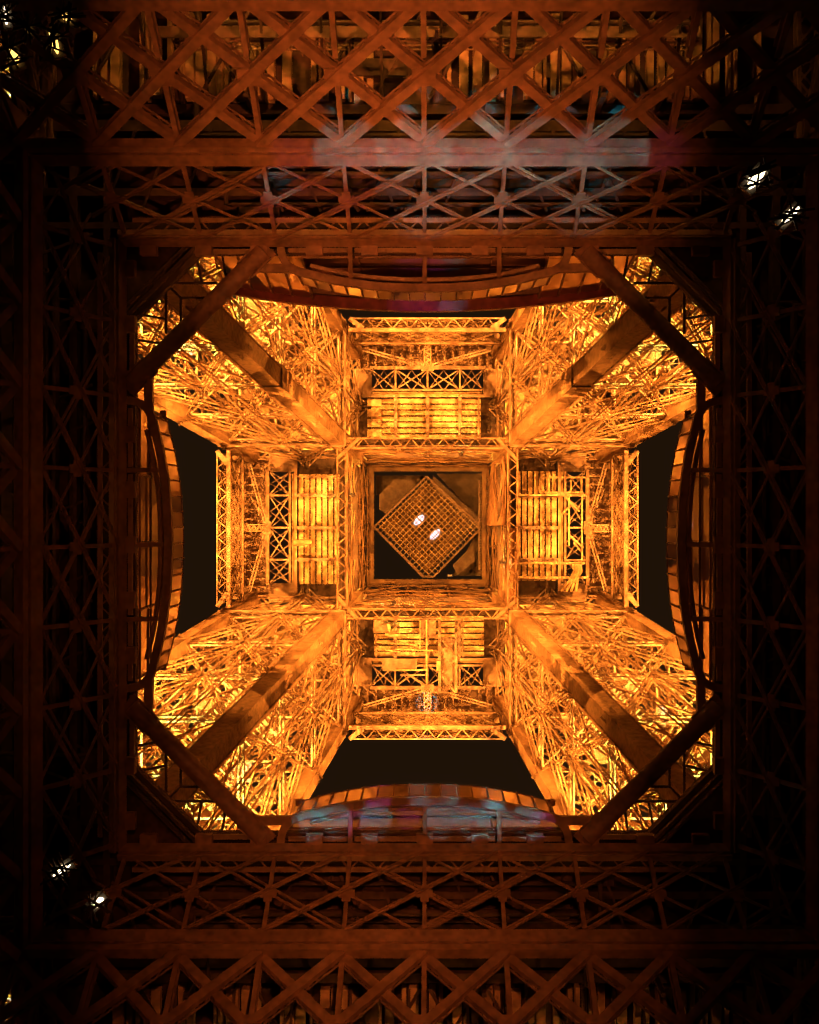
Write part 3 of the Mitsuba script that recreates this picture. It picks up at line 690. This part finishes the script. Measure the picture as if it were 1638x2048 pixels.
put(key + '__housing', MB().box(c - [.3, .16, -.01], c + [.3, .16, .14]), 'm_dark')

# hanging nets on the right side of the shaft
def sheet(key, pts, mat, label, sag=0.35, n=24):
    """A hanging cloth between four corners."""
    a, b, c, d = [np.asarray(p, float) for p in pts]
    u, v = np.meshgrid(np.linspace(0, 1, n), np.linspace(0, 1, n))
    P = ((1 - u) * (1 - v))[..., None] * a + (u * (1 - v))[..., None] * b + (u * v)[..., None] * c + ((1 - u) * v)[..., None] * d
    import meshkit
    wob = (meshkit.fbm(np.stack([u * 5, v * 7, u * 0 + 3.3], -1), 3) - 0.5) * 0.6
    nrm = unit(np.cross(b - a, d - a))
    P = P + nrm * (wob[..., None] + (sag * np.sin(np.pi * u) * np.sin(np.pi * v))[..., None])
    i, j = np.meshgrid(np.arange(n - 1), np.arange(n - 1), indexing='ij'); q = np.stack([i * n + j, i * n + j + 1, (i + 1) * n + j + 1, (i + 1) * n + j], -1).reshape(-1, 4)
    top = P.reshape(-1, 3); bot = top + nrm * 0.02; N = n * n
    f = np.vstack([q[:, [0, 1, 2]], q[:, [0, 2, 3]], q[:, [0, 2, 1]] + N, q[:, [0, 3, 2]] + N])
    put(key, MB().raw(np.vstack([top, bot]), f), mat, smooth=False, label=label, category='net')
sheet('safety_net', [at(1013, 905, 112.5), at(1012, 1050, 112.5), at(972, 1052, 130), at(982, 932, 130)], 'm_net', 'smooth brown net hung on the upper right wall of the central shaft')
sheet('safety_net', [at(1033, 1056, 111.6), at(1032, 1204, 111.6), at(996, 1204, 118), at(1006, 1056, 118)], 'm_net', 'narrow brown mesh net hung below the other one on the right wall of the shaft', 0.2)

# ------------------------------------------------------------------ arm extras
A_ = ARMS[0][0]
m = MB()
for i in range(4): m.box([-5.6, -12.0 + i * 0.95, 117.6], [-4.3, -11.3 + i * 0.95, 117.9])
put(A_ + '__cabinet_row', m, 'm_panel')
E_ = ARMS[1][0]
z = 117.0
def px_bars(mb, segs, z, w, h=None):
    for p, q in segs: mb.bars([at(*p, z)], [at(*q, z)], w, h or w)
m = MB(); px_bars(m, [((1080, 955), (1175, 955)), ((1080, 985), (1165, 985)), ((1080, 955), (1080, 985)), ((1163, 955), (1163, 985)), ((1098, 960), (1098, 983)), ((1142, 960), (1142, 983)), ((1035, 990), (1178, 990)), ((1164, 990), (1164, 1120))], z, 0.17)
put(E_ + '__pipe_frame', m, 'm_panel')
m = MB(); px_bars(m, [((1138, 992), (1138, 1092)), ((1125, 1027), (1138, 1014)), ((1122, 985), (1159, 1023)), ((1141, 1072), (1167, 1096)), ((1147, 1085), (1160, 1100))], 116.5, 0.18)
put(E_ + '__drain_pipes', m, 'm_panel')
m = MB()
for i in range(4):
    o = i * 5
    m.tube([at(1146 + o, 1128, 116.5), at(1148 + o, 1142, 116.5), at(1140 + o, 1160, 116.5), at(1122 + o * 2, 1183, 116.5)], 0.13, 7)
put(E_ + '__hoses', m, 'm_panel')
m = MB(); m.lattice(at(1180, 1057, 115), at(1218, 1057, 115), 0.6, 0.3, 0.09, 0.08, 0.3); put(E_ + '__strut', m, 'm_lattice')
m = MB(); px_bars(m, [((1035, 1126), (1170, 1126)), ((1035, 1155), (1175, 1155))], 116.8, 0.22); put(E_ + '__deck_rail', m, 'm_panel')
# left: pale tube
W_ = ARMS[3][0]
m = MB(); m.tube([at(585, 1086, 116), at(588, 1086, 116), at(612, 1084, 116), at(624, 1084, 116)], [0.12, 0.3, 0.28, 0.14], 12); put(W_ + '__vent_tube', m, 'm_panel', smooth=40)
# bottom: stair, plant and pipes
S_ = ARMS[2][0]
m = MB(); px_bars(m, [((879, 1240), (879, 1385)), ((912, 1240), (912, 1385))], 116.4, 0.26, 0.35)
px_bars(m, [((884, 1280), (910, 1315)), ((910, 1320), (884, 1345)), ((884, 1352), (910, 1385))], 116.3, 0.13)
for y in np.arange(1278, 1370, 6): m.bars([at(881, y, 116.8)], [at(911, y, 116.8)], 0.30, 0.08)
put(S_ + '__stair_flight', m, 'm_lattice')
m = MB(); m.box(at(873, 1322, 116)[:3] - [0, 0, 0], at(881, 1342, 116) + [0, 0, .5]); put(S_ + '__stair_box', m, 'm_panel')
m = MB()
for (x0, x1, y0, y1) in ((747, 776, 1241, 1266), (790, 834, 1318, 1342), (765, 790, 1319, 1342), (840, 872, 1240, 1275), (925, 927, 1240, 1315)):
    a, b = at(x0, y0, 117), at(x1, y1, 117); m = MB(); m.box([*a[:2], 116.9], [*b[:2], 117.5]); put(S_ + '__plant_box', m, 'm_iron')
m = MB(); px_bars(m, [((853, 1240), (853, 1370)), ((752, 1284), (835, 1290)), ((791, 1340), (852, 1340)), ((791, 1298), (876, 1302)), ((840, 1240), (840, 1298)), ((752, 1296), (800, 1304))], 116.6, 0.14)
for p, q in (((778, 1248), (778, 1262)), ((770, 1268), (815, 1272))): m.tube([at(*p, 116.6), at(*q, 116.6)], 0.16, 8)
put(S_ + '__plant_pipes', m, 'm_panel')
m = MB(); 
for x in np.arange(791, 876, 12): px_bars(m, [((x, 1298), (x + 6, 1310)), ((x + 12, 1298), (x + 6, 1310))], 116.7, 0.1)
put(S_ + '__plant_truss', m, 'm_lattice')
m = MB(); px_bars(m, [((818, 1350), (850, 1372)), ((822, 1350), (795, 1370)), ((800, 1350), (850, 1350))], 116.5, 0.16); put(S_ + '__plant_frame', m, 'm_lattice')

# ------------------------------------------------------------------ pavilion above the top balcony
PV = 'pavilion'
labels[PV] = {'label': 'glass fronted pavilion with a dark red curved fascia above the top balcony', 'category': 'pavilion'}
xs = np.linspace(-9.8, 9.8, 41)
arc = np.array([[x, -11.85 - 0.85 * (abs(x) / 9.6) ** 2, 64.0] for x in xs])
put(PV + '__fascia', MB().ribbon(arc, 0.55, 0.5), 'm_red')
put(PV + '__roof', MB().prism(Polygon([(x, y) for x, y, _ in arc] + [(9.8, -17.0), (-9.8, -17.0)]), 64.45, 64.6), 'm_iron')

for sg in (-1, 1):
    xe = np.linspace(5.7, 9.7, 5)
    for i in range(4):
        xa, xb = sorted((sg * (xe[i] + .03), sg * (xe[i + 1] - .03)))
        ya, yb = (-11.95 - 0.85 * (abs(x) / 9.6) ** 2 for x in (xa, xb))
        m = MB().raw([[xa, -13.3, 58.6], [xb, -13.3, 58.6], [xb, yb, 63.75], [xa, ya, 63.75], [xa, -13.33, 58.6], [xb, -13.33, 58.6], [xb, yb - .03, 63.75], [xa, ya - .03, 63.75]], BOXF)
        put(PV + '__front_pane', m, 'm_smoked')
    for x in xe:
        y = -11.93 - 0.85 * (x / 9.6) ** 2
        put(PV + '__front_mullion', MB().bars([[sg * x, -13.27, 58.6]], [[sg * x, y, 63.75]], 0.09, 0.1, (0, 1, 0)))
# ------------------------------------------------------------------ legs below the first floor
def lin(z): return 17.2 + (57 - z) * 0.36
def lout(z): return 32.25 + (57 - z) * 0.53
LL = [-1.4, 12, 24, 34, 43, 50, 57]
for k in range(4):
    M = rot(k) @ np.diag([1.0, -1.0, 1.0]); L_ = holder(TOWER + '__lower_leg')
    r6 = np.random.default_rng(900 + k)
    for fa, fb in ((lin, lin), (lin, lout), (lout, lin), (lout, lout)):
        m = MB(M); taper_chord(m, fa, fb, lambda z: 1.3, LL); put(L_ + '__chord', m)
    m = MB(M)
    cn = [lambda z: np.array([lin(z), lin(z), z]), lambda z: np.array([lin(z), lout(z), z]), lambda z: np.array([lout(z), lout(z), z]), lambda z: np.array([lout(z), lin(z), z])]
    for i in range(len(LL) - 1):
        for j in range(4):
            A, B = cn[j], cn[(j + 1) % 4]; z0, z1 = LL[i], LL[i + 1]
            for p, q in ((A(z0), B(z1)), (B(z0), A(z1)), (A(z1), B(z1)), ((A(z0) + B(z0)) / 2, (A(z1) + B(z1)) / 2)):
                m.lattice(p, q, 0.8, 0.6, 0.16, 0.1, 0.9)
        if i > 2:
            for _ in range(14):
                A, B = cn[r6.integers(4)], cn[r6.integers(4)]
                p, q = A(LL[i]) * r6.random() + 0, B(LL[i + 1])
                t = r6.random(2); P = A(z0) + (cn[2](z0) - A(z0)) * t[0]; Q = B(z1) + (cn[0](z1) - B(z1)) * t[1]
                m.lattice(P, Q, 0.4, 0.4, 0.1, 0.06, 0.7)
    put(L_ + '__lattice_bracing', m, 'm_lattice', kind='stuff')

# ------------------------------------------------------------------ floodlights
def floodlight(loc, aim, rgb, power, cut, beam, label, group, weight=1.0, size=0.55):
    """A box floodlight on a yoke; its lamp shines along aim - loc."""
    loc, aim = np.asarray(loc, float), np.asarray(aim, float)
    d = unit(aim - loc); key = holder('floodlight')
    labels[key] = {'label': label, 'category': 'floodlight', 'group': group}
    s = unit(np.cross(d, [0.3, 0.9, 0.2])); t = np.cross(s, d)
    h = MB(); a = size / 2
    def ring(c, r): return [c + s * r + t * r, c - s * r + t * r, c - s * r - t * r, c + s * r - t * r]
    v = ring(loc - d * 0.45, a * 0.55) + ring(loc - d * 0.05, a) + ring(loc - d * 0.05, a * 0.9) + ring(loc - d * 0.12, a * 0.88)
    f = [[0, 1, 2], [0, 2, 3]]
    for lv in range(3):
        for j in range(4):
            p, q = lv * 4 + j, lv * 4 + (j + 1) % 4; f += [[p, q, q + 4], [p, q + 4, p + 4]]
    h.raw(v, f); h.bars([loc - d * .3 + s * (a + .05), loc - d * .3 - s * (a + .05)], [loc - d * .75 + s * (a + .05), loc - d * .75 - s * (a + .05)], 0.06, 0.06)
    h.bars([loc - d * .75 - s * (a + .08)], [loc - d * .75 + s * (a + .08)], 0.08, 0.06); h.bars([loc - d * .75], [loc - d * 1.1], 0.14, 0.14)
    put(key + '__housing', h, 'm_dark')
    v = ring(loc - d * 0.10, a * 0.86)
    lens(key + '__lens', MB().raw(v, [[0, 1, 2], [0, 2, 3]]), np.asarray(rgb) * 3.0, 0.01)
    T_ = T().look_at(origin=loc.tolist(), target=(loc + d).tolist(), up=s.tolist())
    scene[key + '__lamp'] = {'type': 'spot', 'to_world': T_, 'intensity': {'type': 'rgb', 'value': [float(x) for x in np.asarray(rgb) * power]},
                     'cutoff_angle': float(cut), 'beam_width': float(beam), 'sampling_weight': float(weight)}
    return key

quarter = [(1, -1), (1, 1), (-1, 1), (-1, -1)]
for (sx, sy), nm in zip(quarter, LEGNAMES):
    def lp(a, b, z): return [sx * a, sy * b, z]
    for zl, pos, pw, cut, beam, wt, ht in ((61.0, ((24.5, 21.0), (21.0, 24.5)), LEG_LOW, 42, 28, 2.0, 'at the foot of'), (79.0, ((21.8, 17.5), (17.5, 21.8)), LEG_MID, 66, 45, 1.6, 'halfway up'), (96.5, ((18.6, 13.6), (13.6, 18.6)), LEG_TOP, 70, 50, 1.3, 'near the top of')):
        for (a, b), wh in zip(pos, ('sideways', 'lengthways')):
            floodlight(lp(a, b, zl), lp(a - 4.3, b - 4.3, zl + 20), SODIUM, pw * (0.12 if (sx, sy, wh) == (1, 1, 'sideways') and zl == 79.0 else 1.0), cut, beam, f'{wh} amber floodlight pointing up {ht} the {nm} leg', f'floodlights {ht} the {nm} leg', wt)
for k in range(4):  # small lamps added to brighten the shaft walls and grid
    c = rot(k) @ [3.0, -6.6, 113.0]
    floodlight(c, c * [0.1, 0.1, 1] + [0, 0, 27], SODIUM, 430.0, 60, 35, f'small added amber floodlight on the {SIDES[k]} side of the shaft throat, pointing up', None, 0.7, 0.35)
for k in range(4):
    c = rot(k)
    floodlight(c @ [0, -15.5, 59.6] if k else [0, -13.9, 65.2], c @ [0, 4.0, 118], SODIUM, ARM_UP, 25, 9, f'amber floodlight on the {SIDES[k]} side of the first floor deck aimed at the second floor', None, 1.3)

# ground floodlights that wash the underside of the first floor
for x, y, X, Y, pw, nm in ((-1.5, 5, -1.0, -17.0, GROUND_N, 'top'), (1.5, -5, -1.5, 15.0, GROUND_S, 'bottom'), (6, 1, -9.8, 0, GROUND_W, 'left'), (-6, -1, 9.8, -1, GROUND_E, 'right')):
    floodlight([x, y, -0.5], [X, Y, 50.0], AMBER, pw, 13.0, 0.5, f'amber floodlight on the ground aimed at the {nm} girder', None, 1.5)
# unseen spots added to throw teal and plum patches upwards
ORD = ['first', 'second', 'third', 'fourth', 'fifth', 'sixth', 'seventh', 'eighth', 'ninth']
TEAL, PLUM = np.array([0.08, 1.1, 1.9]), np.array([0.16, 0.02, 0.20])
ADDED_SPOTS = [(px, 303, 50.1, TEAL, 0.95, 1.6) for px in (700, 830, 955, 1082, 1225)] + [(850, 385, 52, TEAL, 0.28, 2.3), (1008, 375, 52, TEAL, 0.28, 2.2), (1165, 392, 52, TEAL, 0.28, 2.0), (560, 370, 52, TEAL, .5, .9), (980, 245, 48.5, TEAL, .4, .8)] + \
    [(px, 303, 50.1, PLUM, 0.4, 1.3) for px in (600, 775, 893, 1016, 1150, 1320)] + [(575, 395, 52, PLUM, .4, 1.6), (700, 380, 52, PLUM, .4, 1.6), (845, 612, 64, PLUM, 1.2, 1.6), (905, 607, 64, TEAL, .35, 0.7)] + \
    [(px, 1631, 60.0, TEAL, 2.2 * f, 0.8) for px, f in ((625, .7), (672, .8), (750, .9), (880, .8), (940, 1.0), (985, 1.1), (1050, .8))] + [(px, py, 60.0, PLUM, 2.0, 0.6) for px, py in ((710, 1631), (815, 1630), (1090, 1633), (760, 1585))] + [(840, 1582, 58, TEAL, 1.2, 0.6), (900, 1582, 58, TEAL, 1.2, 0.5), (985, 1588, 58, TEAL, 1.2, 0.6), (855, 1405, 114.6, TEAL, 2.0, 0.55)]
for i, (px, py, hgt, col, f_, cut) in enumerate(ADDED_SPOTS):
    sy = 1 if py < 1000 else -1
    floodlight([0.6 * (i % 9) - 2.6, 6.0 + 0.7 * (i // 9) if sy > 0 else -3.0 + (1.4 if hgt > 100 else 5.2) + 0.7 * (i // 9 - 2), -0.6], at(px, py, hgt), col, TINT * f_, cut, cut * 0.6, f'{ORD[i % 9]} added unseen colour spot of the {ORD[i // 9]} ground row, throwing a {"teal" if col is TEAL else "plum"} beam upwards', f'added colour spots with {"teal" if col is TEAL else "plum"} beams', 0.5, 0.35)
# work lights among the joists
for i, (x, Y, k, pw) in enumerate(((-8.5, -22.5, 0, 26), (-3.5, -22, 0, 24), (4.0, -22, 0, 26), (9.0, -22.3, 0, 18), (0.5, -16.5, 0, 14), (3.5, -21.5, 2, 11), (-6.0, -21.5, 2, 8), (3.0, -22, 3, 6), (-4.0, -22, 3, 4))):
    c = rot(k) @ [x, Y - 3.6, 51.5]; floodlight(c, rot(k) @ [x, Y + 0.5, 58.0], SODIUM, pw * 2.2, 60, 40, f'small amber work lamp under the {SIDES[k]} joists, {ORD[i if i < 5 else (i + 1) % 2]} from the left', f'work lamps under the {SIDES[k]} joists', 0.5, 0.3)

# plates added to glow in place of lit ironwork in the dark corners
for (px, py, w, l, ang, nm) in ((1512, 355, 0.19, 0.42, -0.9, 'upper of the two added glow plates for white lit patches at the right edge'), (1580, 430, 0.14, 0.40, -0.8, 'lower of the two added glow plates for white lit patches at the right edge'),
        (122, 1740, 0.12, 0.33, -0.6, 'upper of the two added glow plates for white lit patches in the dark lower left'), (193, 1806, 0.14, 0.26, -0.7, 'lower of the two added glow plates for white lit patches in the dark lower left'),
        (28, 112, 0.14, 0.30, 1.2, 'added yellow white glow plate for lit ironwork in the dark upper left corner'), (12, 30, 0.08, 0.3, 1.5, 'thin added white glow plate for lit ironwork at the very upper left corner'),
        (108, 82, 0.11, 0.42, 1.25, 'long added golden glow plate for lit ironwork right of the others in the dark upper left corner'), (132, 34, 0.10, 0.22, 0.4, 'small added golden glow plate for lit ironwork highest and farthest right in the dark upper left corner'), (58, 58, 0.05, 0.1, 0.8, 'tiny added golden glow plate for lit ironwork in the middle of the dark upper left corner group')):
    key = holder('corner_glow'); labels[key] = {'label': nm, 'category': 'lamp'}
    c = at(px, py, 42.0); d = np.array([math.cos(ang), math.sin(ang), 0]); e = np.array([-d[1], d[0], 0])
    th = np.linspace(0, 2 * np.pi, 15)[:-1]; pts = [(c + d * l * math.cos(t) * (1 + .15 * math.sin(3 * t)) + e * w * math.sin(t))[:2] for t in th]
    lens(key + '__lens', MB().prism(Polygon(pts), 42.0, 42.05), (1.5, 0.8, 0.16) if px in (28, 58, 108, 132) else (2.4, 1.9, 1.1), 0.05)
    h = MB(); h.bars([c - d * (l + .1) + [0, 0, .2]], [c + d * (l + .1) + [0, 0, .2]], 2 * w + .15, 0.2)
    rr = np.random.default_rng(int(px))
    for _ in range(9):
        o = c + d * rr.uniform(-l, l) + e * rr.uniform(-w, w) - [0, 0, 0.12]; a2 = rr.uniform(0, 3.14); q = np.array([math.cos(a2), math.sin(a2), 0])
        h.bars([o - q * 0.5], [o + q * .5], rr.uniform(0.03, 0.09), 0.05)
    put(key + '__cover_bars', h, 'm_dark')
